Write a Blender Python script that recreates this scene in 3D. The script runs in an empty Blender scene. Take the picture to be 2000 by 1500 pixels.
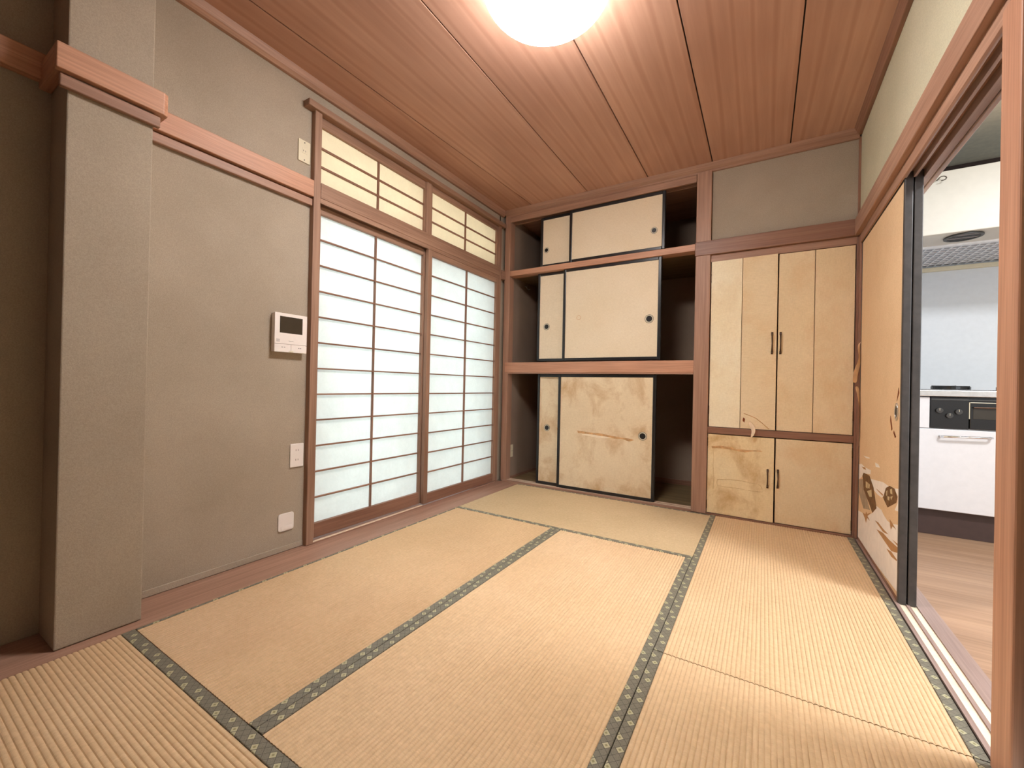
import bpy, bmesh, math, random
from mathutils import Vector, Matrix
random.seed(7)
PI = math.pi
# ------------------------------------------------------------------ camera, world, lights, exposure
SC = bpy.context.scene
COL = SC.collection
CAMP = (1.8542, -0.5662, 0.8740)
YAW, PIT, ROLL, FPX = -0.54507, 0.00352, 0.02091, 809.76
cd = bpy.data.cameras.new('camera'); cam = bpy.data.objects.new('camera', cd); COL.objects.link(cam)
fw = Vector((math.sin(YAW)*math.cos(PIT), math.cos(YAW)*math.cos(PIT), math.sin(PIT)))
rt = Vector((math.cos(YAW), -math.sin(YAW), 0)); up = rt.cross(fw)
r2 = rt*math.cos(ROLL)+up*math.sin(ROLL); u2 = -rt*math.sin(ROLL)+up*math.cos(ROLL)
cam.matrix_world = Matrix(((r2.x, u2.x, -fw.x, CAMP[0]), (r2.y, u2.y, -fw.y, CAMP[1]), (r2.z, u2.z, -fw.z, CAMP[2]), (0, 0, 0, 1)))
cd.sensor_width = 36; cd.lens = FPX/2000*36; cd.clip_start = 0.02; cd.clip_end = 60
SC.camera = cam
SC.view_settings.view_transform = 'Standard'; SC.view_settings.look = 'None'
SC.view_settings.gamma = 1; SC.view_settings.use_curve_mapping = False
SC.view_settings.exposure = 0.85
wd = bpy.data.worlds.new('sky'); SC.world = wd; wd.use_nodes = True
wd.node_tree.nodes['Background'].inputs[0].default_value = (0.86, 0.97, 1.0, 1)   # even overcast daylight
wd.node_tree.nodes['Background'].inputs[1].default_value = 2.45
LAMP = 43.0            # radiance of the ceiling lamp's milky shade
def area(name, loc, rot, sx, sy, e, colr):
    d = bpy.data.lights.new(name, 'AREA'); d.shape = 'RECTANGLE'; d.size = sx; d.size_y = sy; d.energy = e; d.color = colr
    o = bpy.data.objects.new(name, d); COL.objects.link(o); o.location = loc; o.rotation_euler = rot
    return o
area('kitchen_ceiling_light', (3.5, 1.1, 2.44), (0, 0, 0), 0.5, 0.5, 40, (0.93, 0.96, 1.0))
area('kitchen_window_light', (4.55, 0.6, 1.4), (0, PI/2, 0), 1.1, 1.4, 17, (0.82, 0.91, 1.0))

# ------------------------------------------------------------------ materials
def lin(c):
    return tuple(((v/255)/12.92 if v/255 <= 0.04045 else ((v/255+0.055)/1.055)**2.4) for v in c)
class NT:
    def __init__(s, name):
        s.m = bpy.data.materials.new(name); s.m.use_nodes = True; s.t = s.m.node_tree
        s.b = s.t.nodes['Principled BSDF']; s.out = s.t.nodes['Material Output']
    def n(s, typ, **kw):
        nd = s.t.nodes.new(typ)
        for k, v in kw.items():
            if k.startswith('i_'):
                key = k[2:]; key = int(key) if key.isdigit() else key.replace('_', ' ')
                nd.inputs[key].default_value = v
            else: setattr(nd, k, v)
        return nd
    def l(s, a, b): s.t.links.new(a, b)
    def coords(s, scale=(1, 1, 1), rand=True):
        tc = s.n('ShaderNodeTexCoord'); mp = s.n('ShaderNodeMapping'); mp.inputs['Scale'].default_value = scale
        s.l(tc.outputs['Object'], mp.inputs['Vector'])
        if rand:
            oi = s.n('ShaderNodeObjectInfo'); mu = s.n('ShaderNodeMath', operation='MULTIPLY', i_1=37.0)
            s.l(oi.outputs['Random'], mu.inputs[0])
            cb = s.n('ShaderNodeCombineXYZ'); s.l(mu.outputs[0], cb.inputs[0]); s.l(mu.outputs[0], cb.inputs[1]); s.l(mu.outputs[0], cb.inputs[2])
            s.l(cb.outputs[0], mp.inputs['Location'])
        return mp.outputs['Vector']
    def ramp(s, fac, stops):
        r = s.n('ShaderNodeValToRGB'); e = r.color_ramp.elements
        e[0].position, e[0].color = stops[0][0], (*lin(stops[0][1]), 1)
        e[1].position, e[1].color = stops[-1][0], (*lin(stops[-1][1]), 1)
        for p, c in stops[1:-1]:
            q = e.new(p); q.color = (*lin(c), 1)
        s.l(fac, r.inputs[0]); return r.outputs[0]
    def noise(s, vec, scale, detail=4, rough=0.55, dist=0):
        nz = s.n('ShaderNodeTexNoise'); nz.inputs['Scale'].default_value = scale; nz.inputs['Detail'].default_value = detail
        nz.inputs['Roughness'].default_value = rough; nz.inputs['Distortion'].default_value = dist
        if vec is not None: s.l(vec, nz.inputs['Vector'])
        return nz.outputs['Fac']
    def mix(s, fac, a, b, typ='MIX'):
        m = s.n('ShaderNodeMix', data_type='RGBA', blend_type=typ)
        if isinstance(fac, float): m.inputs[0].default_value = fac
        else: s.l(fac, m.inputs[0])
        for i, v in ((6, a), (7, b)):
            if isinstance(v, tuple): m.inputs[i].default_value = (*lin(v), 1)
            else: s.l(v, m.inputs[i])
        return m.outputs[2]
    def bump(s, h, strength=0.3, dist=0.001):
        b = s.n('ShaderNodeBump'); b.inputs['Strength'].default_value = strength; b.inputs['Distance'].default_value = dist
        s.l(h, b.inputs['Height']); s.l(b.outputs[0], s.b.inputs['Normal'])
    def fin(s, col, rough=0.6, spec=0.5, metal=0.0, coat=0.0):
        if isinstance(col, tuple): s.b.inputs['Base Color'].default_value = (*lin(col), 1)
        else: s.l(col, s.b.inputs['Base Color'])
        if isinstance(rough, float): s.b.inputs['Roughness'].default_value = rough
        else: s.l(rough, s.b.inputs['Roughness'])
        s.b.inputs['Specular IOR Level'].default_value = spec; s.b.inputs['Metallic'].default_value = metal
        s.b.inputs['Coat Weight'].default_value = coat
        return s.m
def plain(name, col, rough=0.5, spec=0.5, metal=0.0, grain=0.04):
    t = NT(name); v = t.coords((1, 1, 1)); f = t.noise(v, 30)
    lo = tuple(max(0, c*(1-grain)) for c in col); hi = tuple(min(255, c*(1+grain)) for c in col)
    return t.fin(t.ramp(f, [(0.3, lo), (0.7, hi)]), rough, spec, metal)
def plaster(name, a, b):
    t = NT(name); v = t.coords((1, 1, 1), False)
    big = t.noise(v, 2.2, 3); fine = t.noise(v, 260, 2, 0.7)
    c1 = t.ramp(big, [(0.3, a), (0.7, b)])
    c2 = t.ramp(fine, [(0.3, (175, 175, 175)), (0.7, (255, 255, 255))])
    col = t.mix(0.35, c1, c2, 'MULTIPLY'); t.bump(fine, 0.5, 0.0012)
    return t.fin(col, 0.95, 0.1)
def wood(name, a, b, axis, rough=0.55, sc=1.0, coat=0.0, dirt=0.0):
    t = NT(name); s = [26*sc]*3; s[axis] = 1.3*sc
    v = t.coords(tuple(s)); f = t.noise(v, 1.0, 6, 0.6, 0.6)
    s2 = [140*sc]*3; s2[axis] = 3*sc; v2 = t.coords(tuple(s2)); f2 = t.noise(v2, 1.0, 3, 0.6)
    s3 = [3.0, 3.0, 3.0]; s3[axis] = 0.9; v3 = t.coords(tuple(s3)); f3 = t.noise(v3, 1.0, 2)
    c = t.ramp(f, [(0.3, a), (0.7, b)])
    c2 = t.ramp(f2, [(0.35, (190, 180, 175)), (0.65, (255, 255, 255))])
    c = t.mix(0.45, c, c2, 'MULTIPLY')
    c3 = t.ramp(f3, [(0.3, (200, 190, 185)), (0.65, (255, 255, 255))])
    c = t.mix(0.5, c, c3, 'MULTIPLY'); t.bump(f2, 0.15, 0.0006)
    return t.fin(c, rough, 0.4, 0, coat)
M = {}
M['wall'] = plaster('wall_plaster', (172, 158, 140), (186, 172, 154))
M['wall_r'] = plaster('wall_plaster_pale', (206, 200, 172), (218, 211, 184))
M['wall_f'] = plain('dark_unseen_wall', (74, 56, 46), 0.6)  # unseen front wall, darkened to cut bounce light and deepen the pillar's shadow
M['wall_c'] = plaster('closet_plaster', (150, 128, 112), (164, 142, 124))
for ax, k in enumerate('xyz'):
    M['w'+k] = wood('brown_wood_'+k, (154, 119, 98), (180, 144, 120), ax)              # posts and frames
    M['r'+k] = wood('rail_wood_'+k, (202, 150, 120), (218, 166, 136), ax, 0.5)        # warm lintel rails
    M['p'+k] = wood('pink_wood_'+k, (172, 132, 110), (190, 150, 126), ax, 0.5)       # closet wood
    M['d'+k] = wood('dark_wood_'+k, (142, 102, 82), (162, 120, 98), ax, 0.45)
M['sill'] = wood('sill_wood', (166, 128, 108), (188, 148, 126), 1, 0.45)
M['sillp'] = wood('threshold_wood', (164, 140, 132), (188, 162, 152), 1, 0.28)
M['track'] = plain('pale_track_strip', (246, 226, 198), 0.25)
M['ochre'] = wood('closet_floor_wood', (120, 100, 70), (146, 124, 88), 0, 0.6)
# ceiling boards: printed cedar grain
def ceil_mat():
    t = NT('cedar_ceiling_board')
    v = t.coords((1, 1, 1))
    wv = t.n('ShaderNodeTexWave', wave_type='BANDS', bands_direction='X'); wv.inputs['Scale'].default_value = 3.2
    wv.inputs['Distortion'].default_value = 9.0; wv.inputs['Detail'].default_value = 2; wv.inputs['Detail Scale'].default_value = 0.5
    v1 = t.coords((1, 0.10, 1)); t.l(v1, wv.inputs['Vector'])
    v2 = t.coords((60, 3, 60)); f2 = t.noise(v2, 1, 4, 0.6)
    v3 = t.coords((2.2, 0.7, 1)); f3 = t.noise(v3, 1, 3)
    c = t.ramp(wv.outputs['Fac'], [(0.0, (203, 160, 138)), (0.8, (209, 166, 143)), (1.0, (196, 152, 130))])
    c2 = t.ramp(f2, [(0.35, (205, 195, 190)), (0.62, (255, 255, 255))]); c = t.mix(0.15, c, c2, 'MULTIPLY')
    c3 = t.ramp(f3, [(0.3, (205, 190, 185)), (0.7, (255, 255, 255))]); c = t.mix(0.6, c, c3, 'MULTIPLY')
    return t.fin(c, 0.6, 0.2)
M['ceil'] = ceil_mat()
def tatami(name, a, b, axis):
    t = NT(name); s = [1, 1, 1]; s[axis] = 760; s[1-axis] = 45; s[2] = 14
    v = t.coords(tuple(s)); f = t.noise(v, 1, 3, 0.7)
    big = t.noise(t.coords((1, 1, 1)), 2.4, 4, 0.6)
    s2 = [1, 1, 1]; s2[axis] = 55; s2[1-axis] = 66; f3 = t.noise(t.coords(tuple(s2)), 1, 1, 0.5)
    c = t.ramp(big, [(0.3, a), (0.7, b)])
    c = t.mix(0.45, c, t.ramp(f, [(0.25, (190, 178, 160)), (0.75, (255, 255, 255))]), 'MULTIPLY')
    c = t.mix(0.22, c, t.ramp(f3, [(0.3, (205, 192, 175)), (0.7, (255, 255, 255))]), 'MULTIPLY')
    t.bump(f, 0.35, 0.0008)
    return t.fin(c, 0.5, 0.35)
for ax, k in enumerate('xy'):
    M['tat_pale_'+k] = tatami('tatami_straw_pale_'+k, (230, 198, 156), (238, 208, 168), ax)
    M['tat_tan_'+k] = tatami('tatami_sheen_tan_'+k, (216, 182, 140), (230, 198, 156), ax)  # darker than pale: the weave's directional sheen is put into the colour
    M['tat_ochre_'+k] = tatami('tatami_sheen_ochre_'+k, (208, 182, 142), (218, 192, 152), ax)  # crosswise mat's duller sheen, likewise set as base colour
def heri(axis):
    t = NT('brocade_border_'+'xy'[axis]); tc = t.n('ShaderNodeTexCoord'); sp = t.n('ShaderNodeSeparateXYZ')
    t.l(tc.outputs['Object'], sp.inputs[0]); U, V = sp.outputs[axis], sp.outputs[1-axis]
    S = 0.0235
    def mth(op, a, b=None, c=None):
        nd = t.n('ShaderNodeMath', operation=op)
        for i, x in enumerate((a, b, c)):
            if x is None: continue
            if isinstance(x, (int, float)): nd.inputs[i].default_value = x
            else: t.l(x, nd.inputs[i])
        return nd.outputs[0]
    Us = mth('MULTIPLY', mth('ADD', U, 40.0), 1/S); Vs = mth('MULTIPLY', mth('ADD', V, S*0.35), 1/S)
    A = mth('ADD', Us, Vs); B = mth('SUBTRACT', Us, Vs)
    iA, iB = mth('FLOOR', A), mth('FLOOR', B); fA, fB = mth('FRACT', A), mth('FRACT', B)
    mA = mth('MODULO', iA, 4.0); mB = mth('MODULO', iB, 4.0)
    def is_(a, v): return mth('COMPARE', a, float(v), 0.1)
    pick = mth('MAXIMUM', mth('MULTIPLY', is_(mA, 0), mth('MAXIMUM', is_(mB, 0), is_(mB, 1))), mth('MULTIPLY', is_(mA, 3), is_(mB, 2)))
    dA = mth('ABSOLUTE', mth('SUBTRACT', fA, 0.5)); dB = mth('ABSOLUTE', mth('SUBTRACT', fB, 0.5))
    mx = mth('MAXIMUM', dA, dB)
    body = mth('MULTIPLY', pick, mth('LESS_THAN', mx, 0.44)); core = mth('MULTIPLY', body, mth('LESS_THAN', mx, 0.17))
    line = mth('GREATER_THAN', mx, 0.472)
    base = t.ramp(t.noise(t.coords((1, 1, 1), False), 700, 2), [(0.3, (106, 102, 88)), (0.7, (134, 128, 112))])
    c = t.mix(line, base, (66, 61, 54)); c = t.mix(body, c, (184, 178, 144)); c = t.mix(core, c, (142, 136, 96))
    return t.fin(c, 0.5, 0.4)
M['heri_x'] = heri(0); M['heri_y'] = heri(1)
def paper(name, a, b, stain=0.0, seed=0.0, st=(190, 145, 92)):
    t = NT(name); v = t.coords((1, 1, 1)); big = t.noise(v, 3.0, 4, 0.6)
    fx = t.noise(t.coords((60, 60, 420)), 1, 2); fz = t.noise(t.coords((420, 420, 60)), 1, 2)
    c = t.ramp(big, [(0.3, a), (0.7, b)])
    c = t.mix(0.25, c, t.ramp(fx, [(0.3, (205, 195, 175)), (0.7, (255, 255, 255))]), 'MULTIPLY')
    c = t.mix(0.2, c, t.ramp(fz, [(0.3, (205, 195, 175)), (0.7, (255, 255, 255))]), 'MULTIPLY')
    if stain > 0:
        f = t.noise(t.coords((4.5, 4.5, 3.2)), 1, 7, 0.62, 0.4)
        r = t.n('ShaderNodeMapRange'); r.inputs['From Min'].default_value = 0.50; r.inputs['From Max'].default_value = 0.72
        r.inputs['To Max'].default_value = stain; t.l(f, r.inputs['Value'])
        c = t.mix(r.outputs[0], c, st)
    t.bump(fx, 0.2, 0.0005)
    return t.fin(c, 0.8, 0.2)
M['paper'] = paper('sliding_door_paper', (240, 222, 192), (246, 230, 204))
M['paper_st'] = paper('stained_door_paper', (238, 216, 182), (246, 228, 196), 0.85)
M['cup'] = paper('cupboard_paper', (236, 212, 172), (242, 220, 184), 0.5, st=(216, 172, 122))
M['cup_pale'] = paper('cupboard_paper_pale', (252, 240, 212), (248, 230, 194), 0.35, st=(214, 178, 126))
M['cup_st'] = paper('cupboard_paper_stained', (240, 214, 168), (246, 226, 186), 0.95, st=(186, 138, 80))
M['wave'] = paper('painted_door_paper', (236, 200, 160), (240, 208, 168), 0.12)
M['pwhite'] = plain('paint_cream_white', (246, 234, 222), 0.8, 0.2, 0, 0.02)
M['pbrown'] = plain('paint_ochre_brown', (186, 138, 92), 0.8, 0.2)
M['pdark'] = plain('paint_umber', (120, 88, 58), 0.8, 0.2, 0, 0.15)
M['pgrey'] = plain('paint_taupe', (172, 150, 124), 0.8, 0.2, 0, 0.08)
M['ppale'] = plain('paint_sand', (206, 184, 142), 0.8, 0.2)
M['tear'] = plain('torn_paper_brown', (204, 158, 112), 0.9, 0.1, 0, 0.15)
M['teark'] = plain('torn_paper_dark', (120, 62, 34), 0.9, 0.1, 0, 0.15)
M['tearw'] = plain('torn_paper_white', (240, 222, 196), 0.9, 0.1)
M['lacq'] = plain('black_lacquer', (34, 33, 34), 0.3, 0.5)
M['lacq2'] = plain('worn_black_lacquer', (66, 62, 60), 0.45, 0.5, 0, 0.12)
M['cupmetal'] = plain('dark_bronze', (44, 42, 42), 0.35, 0.5, 0.4)
M['ring'] = plain('pale_brass_ring', (206, 196, 172), 0.4, 0.5, 0.0)
M['curl'] = plain('curled_paper', (232, 204, 172), 0.8, 0.2)
M['bronze'] = plain('bronze_handle', (78, 54, 38), 0.4, 0.5, 0.5, 0.2)
M['cream'] = plain('cream_plastic', (222, 212, 184), 0.4, 0.5, 0, 0.01)
M['white'] = plain('white_plastic', (240, 232, 226), 0.35, 0.5, 0, 0.01)
M['slot'] = plain('socket_slot', (70, 60, 52), 0.6)
M['lens'] = plain('grey_screen', (58, 52, 44), 0.12, 0.5, 0, 0.02)
M['grey'] = plain('grey_print', (150, 142, 142), 0.6)
M['kwall'] = plain('kitchen_wall_panel', (222, 226, 230), 0.35, 0.5, 0, 0.01)
M['kwhite'] = plain('white_cabinet_front', (228, 226, 228), 0.3, 0.5, 0, 0.01)
M['kbeige'] = plain('beige_hood_enamel', (208, 204, 194), 0.4, 0.5, 0, 0.01)
M['kceil'] = plain('kitchen_ceiling', (238, 230, 208), 0.8, 0.3, 0, 0.03)
M['steel'] = plain('brushed_steel', (206, 202, 198), 0.28, 0.5, 0.85, 0.05)
M['chrome'] = plain('chrome', (232, 232, 234), 0.12, 0.5, 1.0, 0.01)
M['black'] = plain('black_enamel', (26, 24, 24), 0.25, 0.5)
M['kick'] = plain('dark_kick_gap_shade', (70, 52, 48), 0.5)
M['knob'] = plain('dark_grey_knob', (58, 56, 54), 0.4)
M['filt'] = plain('grey_filter_mesh', (176, 178, 184), 0.35, 0.5, 0.5, 0.05)
M['filtbar'] = plain('white_filter_rib', (236, 238, 242), 0.3)
M['kfloor'] = wood('kitchen_floor_wood', (172, 136, 106), (194, 158, 128), 0, 0.35, 0.5)
M['alu'] = plain('aluminium_sash', (168, 164, 156), 0.4, 0.5, 0.6)
def shoji(name, colr, w):
    t = NT(name); v = t.coords((1, 1, 1), False)
    f = t.noise(v, 9, 6, 0.65); f2 = t.noise(v, 70, 3, 0.7)
    lo = tuple(c*0.965 for c in colr)
    c = t.ramp(f, [(0.3, lo), (0.7, colr)]); c = t.mix(0.2, c, t.ramp(f2, [(0.3, (228, 228, 224)), (0.7, (255, 255, 255))]), 'MULTIPLY')
    d = t.n('ShaderNodeBsdfDiffuse'); tr = t.n('ShaderNodeBsdfTranslucent'); mx = t.n('ShaderNodeMixShader'); mx.inputs[0].default_value = w
    t.l(c, d.inputs[0]); t.l(c, tr.inputs[0]); t.l(d.outputs[0], mx.inputs[1]); t.l(tr.outputs[0], mx.inputs[2]); t.l(mx.outputs[0], t.out.inputs[0])
    return t.m
M['shoji'] = shoji('shoji_paper', (240, 244, 242), 0.5)
M['shoji_old'] = shoji('old_shoji_paper', (244, 234, 212), 0.5)
def glass():
    t = NT('window_glass'); a = t.n('ShaderNodeBsdfTransparent'); g = t.n('ShaderNodeBsdfGlossy'); g.inputs['Roughness'].default_value = 0.05
    mx = t.n('ShaderNodeMixShader'); mx.inputs[0].default_value = 0.06
    t.l(a.outputs[0], mx.inputs[1]); t.l(g.outputs[0], mx.inputs[2]); t.l(mx.outputs[0], t.out.inputs[0]); return t.m
M['glass'] = glass()
def emit(name, colr, e):
    t = NT(name); em = t.n('ShaderNodeEmission'); em.inputs[0].default_value = (*colr, 1); em.inputs[1].default_value = e
    t.l(em.outputs[0], t.out.inputs[0]); return t.m
def lamp_mat():     # glows most underneath; rim dimmed to keep the nearby ceiling from burning out
    t = NT('lit_milky_shade'); g = t.n('ShaderNodeTexCoord'); sp = t.n('ShaderNodeSeparateXYZ'); t.l(g.outputs['Normal'], sp.inputs[0])
    r = t.n('ShaderNodeMapRange'); r.inputs['From Min'].default_value = -0.95; r.inputs['From Max'].default_value = -0.25
    r.inputs['To Min'].default_value = LAMP; r.inputs['To Max'].default_value = LAMP*0.25; t.l(sp.outputs[2], r.inputs['Value'])
    em = t.n('ShaderNodeEmission'); em.inputs[0].default_value = (1.0, 0.972, 0.955, 1); t.l(r.outputs[0], em.inputs[1])
    t.l(em.outputs[0], t.out.inputs[0]); return t.m
M['lamp'] = lamp_mat()

# ------------------------------------------------------------------ helpers
ORG = {}
def org(o): return ORG.get(o.name, Vector((0, 0, 0)))
def thing(name, loc, label, cat, group=None, kind=None):
    o = bpy.data.objects.new(name, None); COL.objects.link(o); o.location = loc; o.empty_display_size = 0.05
    ORG[o.name] = Vector(loc)
    if label: o['label'] = label
    if cat: o['category'] = cat
    if group: o['group'] = group
    if kind: o['kind'] = kind
    return o
def tag(o, label, cat, group=None):
    o['label'] = label; o['category'] = cat
    if group: o['group'] = group
    return o
def obj(name, bm, mat, parent=None, origin=None, smooth=False, bevel=0.0, segs=2, kind=None, label=None):
    """bm is in world coordinates; origin defaults to the foot of its bounding box"""
    bmesh.ops.remove_doubles(bm, verts=bm.verts, dist=1e-6)
    bmesh.ops.recalc_face_normals(bm, faces=bm.faces)
    if origin is None:
        xs = [v.co.x for v in bm.verts]; ys = [v.co.y for v in bm.verts]; zs = [v.co.z for v in bm.verts]
        origin = Vector(((min(xs)+max(xs))/2, (min(ys)+max(ys))/2, min(zs)))
    origin = Vector(origin)
    for v in bm.verts: v.co -= origin
    me = bpy.data.meshes.new(name); bm.to_mesh(me); bm.free()
    o = bpy.data.objects.new(name, me); COL.objects.link(o)
    me.materials.append(M[mat] if isinstance(mat, str) else mat)
    if smooth:
        for p in me.polygons: p.use_smooth = True
    ORG[o.name] = origin
    if parent is not None:
        o.parent = parent; o.location = origin-org(parent)
    else: o.location = origin
    if bevel:
        md = o.modifiers.new('bevel', 'BEVEL'); md.width = bevel; md.segments = segs; md.limit_method = 'ANGLE'; md.angle_limit = 0.6
    if kind: o['kind'] = kind
    if label: o['label'] = label
    return o
def box(bm, x0, x1, y0, y1, z0, z1):
    vs = [bm.verts.new((x, y, z)) for x in (x0, x1) for y in (y0, y1) for z in (z0, z1)]
    for f in ((0, 1, 3, 2), (4, 6, 7, 5), (0, 4, 5, 1), (2, 3, 7, 6), (0, 2, 6, 4), (1, 5, 7, 3)):
        bm.faces.new([vs[i] for i in f])
def B(*bs):
    bm = bmesh.new()
    for b in bs: box(bm, *b)
    return bm
def bx(name, b, mat, parent=None, bevel=0.0015, **k):
    return obj(name, B(b), mat, parent, bevel=bevel, **k)
def struct(name, bs, mat, bevel=0.0):
    return obj(name, B(*bs), mat, None, bevel=bevel, kind='structure')
def prism(pts, axis, a, b, bm=None):
    """pts are the two other coordinates in x,y,z order; extruded from a to b along axis"""
    bm = bm or bmesh.new()
    def mk(p, t):
        c = list(p); c.insert(axis, t); return bm.verts.new(c)
    lo = [mk(p, a) for p in pts]; hi = [mk(p, b) for p in pts]; n = len(pts)
    bm.faces.new(lo); bm.faces.new(hi[::-1])
    for i in range(n): bm.faces.new((lo[i], lo[(i+1) % n], hi[(i+1) % n], hi[i]))
    return bm
def disc(c, axis, r0, r1, h0, h1, n=28, bm=None, sq=(1, 1)):
    """ring (r0>0) or disc extruded along axis from h0 to h1"""
    bm = bm or bmesh.new(); o = [i for i in range(3) if i != axis]
    def mk(r, a, h):
        p = [0, 0, 0]; p[axis] = h; p[o[0]] = c[0]+r*math.cos(a)*sq[0]; p[o[1]] = c[1]+r*math.sin(a)*sq[1]; return bm.verts.new(p)
    an = [2*PI*i/n for i in range(n)]
    O0 = [mk(r1, a, h0) for a in an]; O1 = [mk(r1, a, h1) for a in an]
    if r0 > 0:
        I0 = [mk(r0, a, h0) for a in an]; I1 = [mk(r0, a, h1) for a in an]
    for i in range(n):
        j = (i+1) % n
        bm.faces.new((O0[i], O0[j], O1[j], O1[i]))
        if r0 > 0:
            bm.faces.new((I0[i], I1[i], I1[j], I0[j])); bm.faces.new((O1[i], O1[j], I1[j], I1[i])); bm.faces.new((O0[i], I0[i], I0[j], O0[j]))
    if r0 <= 0:
        bm.faces.new(O1); bm.faces.new(O0[::-1])
    return bm
def tube(pts, r, n=8, bm=None):
    bm = bm or bmesh.new(); P = [Vector(p) for p in pts]; rings = []
    rr = r if isinstance(r, (list, tuple)) else [r]*len(P)
    for i, p in enumerate(P):
        d = (P[min(i+1, len(P)-1)]-P[max(i-1, 0)]).normalized()
        a = d.orthogonal().normalized()
        if rings:
            a = (pa-d*pa.dot(d)).normalized()
        pa = a; b = d.cross(a)
        rings.append([bm.verts.new(p+(a*math.cos(2*PI*k/n)+b*math.sin(2*PI*k/n))*rr[i]) for k in range(n)])
    for q, w in zip(rings, rings[1:]):
        for k in range(n): bm.faces.new((q[k], q[(k+1) % n], w[(k+1) % n], w[k]))
    bm.faces.new(rings[0][::-1]); bm.faces.new(rings[-1]); return bm

# ------------------------------------------------------------------ setting: shell of the tatami room
YB = 2.665      # face of the closet and cupboard wall
ZC = 2.47
struct('wall_left', [(-0.36, -0.235, -1.0, 0.757, 0, ZC), (-0.36, -0.235, 0.757, 2.62, 2.34, ZC), (-0.36, -0.235, 2.605, 3.5, 0, ZC)], 'wall')
struct('wall_left_pillar', [(-0.235, -0.055, -0.185, 0.033, 0, ZC)], 'wall', 0.004)
struct('wall_front', [(-0.36, 2.5, -1.0, -0.885, 0, ZC)], 'wall_f')
struct('wall_back', [(1.525, 2.335, YB+0.005, YB+0.06, 1.92, ZC)], 'wall')
struct('wall_right', [(2.34, 2.46, 0.80, 2.70, 1.92, ZC), (2.38, 2.46, -1.0, 0.80, 0, ZC)], 'wall_r')
struct('wall_right_corner', [(2.50, 2.56, 2.60, 3.60, 0, ZC)], 'kwall')
# floor: boards around the mats
fl = struct('floor', [(-0.40, 2.345, -1.0, 3.5, -0.12, -0.06)], 'sill')
bx('floor_board', (-0.26, -0.003, -0.9, 2.64, -0.06, -0.002), 'sill', fl, 0.002)
bx('floor_board', (-0.003, 2.345, -0.9, -0.80, -0.06, -0.002), 'sill', fl, 0.002)
struct('outer_light_shell', [(-0.6, 2.56, 3.50, 3.56, -0.15, 2.6), (-0.40, 2.56, 2.70, 3.52, -0.10, -0.021)], 'wall')  # unseen shell added behind closet and cupboard to stop sky light leaking in
# ceiling boards
cl = struct('ceiling', [(-0.40, 2.50, -1.0, 3.5, ZC+0.02, ZC+0.07)], 'slot')
seams = [(-0.36, -0.36), (-0.075, 0.085), (0.617, 0.600), (1.079, 1.083), (1.527, 1.524), (1.975, 1.979), (2.40, 2.40)]
for (a0, a1), (b0, b1) in zip(seams, seams[1:]):
    g = 0.0032
    bm = prism([(a0+g, -0.95), (b0-g, -0.95), (b1-g, 2.72), (a1+g, 2.72)], 2, ZC, ZC+0.012)
    obj('ceiling_board', bm, 'ceil', cl, bevel=0.0012, segs=1)
# ceiling mouldings
def moulding(name, prof, axis, a, b, mat):
    return obj(name, prism(prof, axis, a, b), mat, bevel=0.002, kind='structure')
moulding('trim_1', [(-0.235, 2.425), (-0.215, 2.425), (-0.20, 2.44), (-0.185, ZC), (-0.235, ZC)], 1, -0.9, 2.65, 'py')
moulding('trim_2', [(YB-0.045, ZC), (YB-0.03, 2.445), (YB-0.012, 2.43), (YB-0.012, 2.418), (YB+0.02, 2.418), (YB+0.02, ZC)], 0, -0.2, 2.33, 'px')
moulding('trim_3', [(2.34, 2.435), (2.322, 2.435), (2.312, 2.45), (2.298, ZC), (2.34, ZC)], 1, -0.9, 2.65, 'dy')
moulding('trim_4', [(2.328, 2.66), (2.34, 2.66), (2.34, 2.672), (2.328, 2.672)], 2, 1.93, 2.43, 'dz')
# left wall lintel rail (nageshi) and the strip below it, stepping round the pillar
bx('trim_5', (-0.235, -0.20, 0.033, 0.757, 1.853, 1.94), 'ry', bevel=0.003, kind='structure')
bx('trim_6', (-0.235, -0.213, 0.033, 0.757, 1.808, 1.845), 'py', bevel=0.003, kind='structure')
bx('trim_7', (-0.235, -0.20, -0.90, -0.185, 1.853, 1.94), 'ry', bevel=0.003, kind='structure')
obj('trim_8', prism([(-0.055, -0.215), (-0.026, -0.215), (-0.026, 0.055), (-0.036, 0.069), (-0.055, 0.069)], 2, 1.832, 1.913), 'ry', bevel=0.003, kind='structure')
bx('trim_9', (-0.235, -0.055, 0.033, 0.069, 1.832, 1.913), 'rx', bevel=0.003, kind='structure')
bx('trim_10', (-0.055, -0.036, -0.205, 0.048, 1.784, 1.822), 'py', bevel=0.003, kind='structure')
bx('trim_11', (-0.235, -0.055, -0.215, -0.185, 1.832, 1.913), 'rx', bevel=0.003, kind='structure')
bx('baseboard_left', (-0.237, -0.231, 0.033, 0.757, 0.0, 0.028), 'wall', bevel=0.002, kind='structure')
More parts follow.
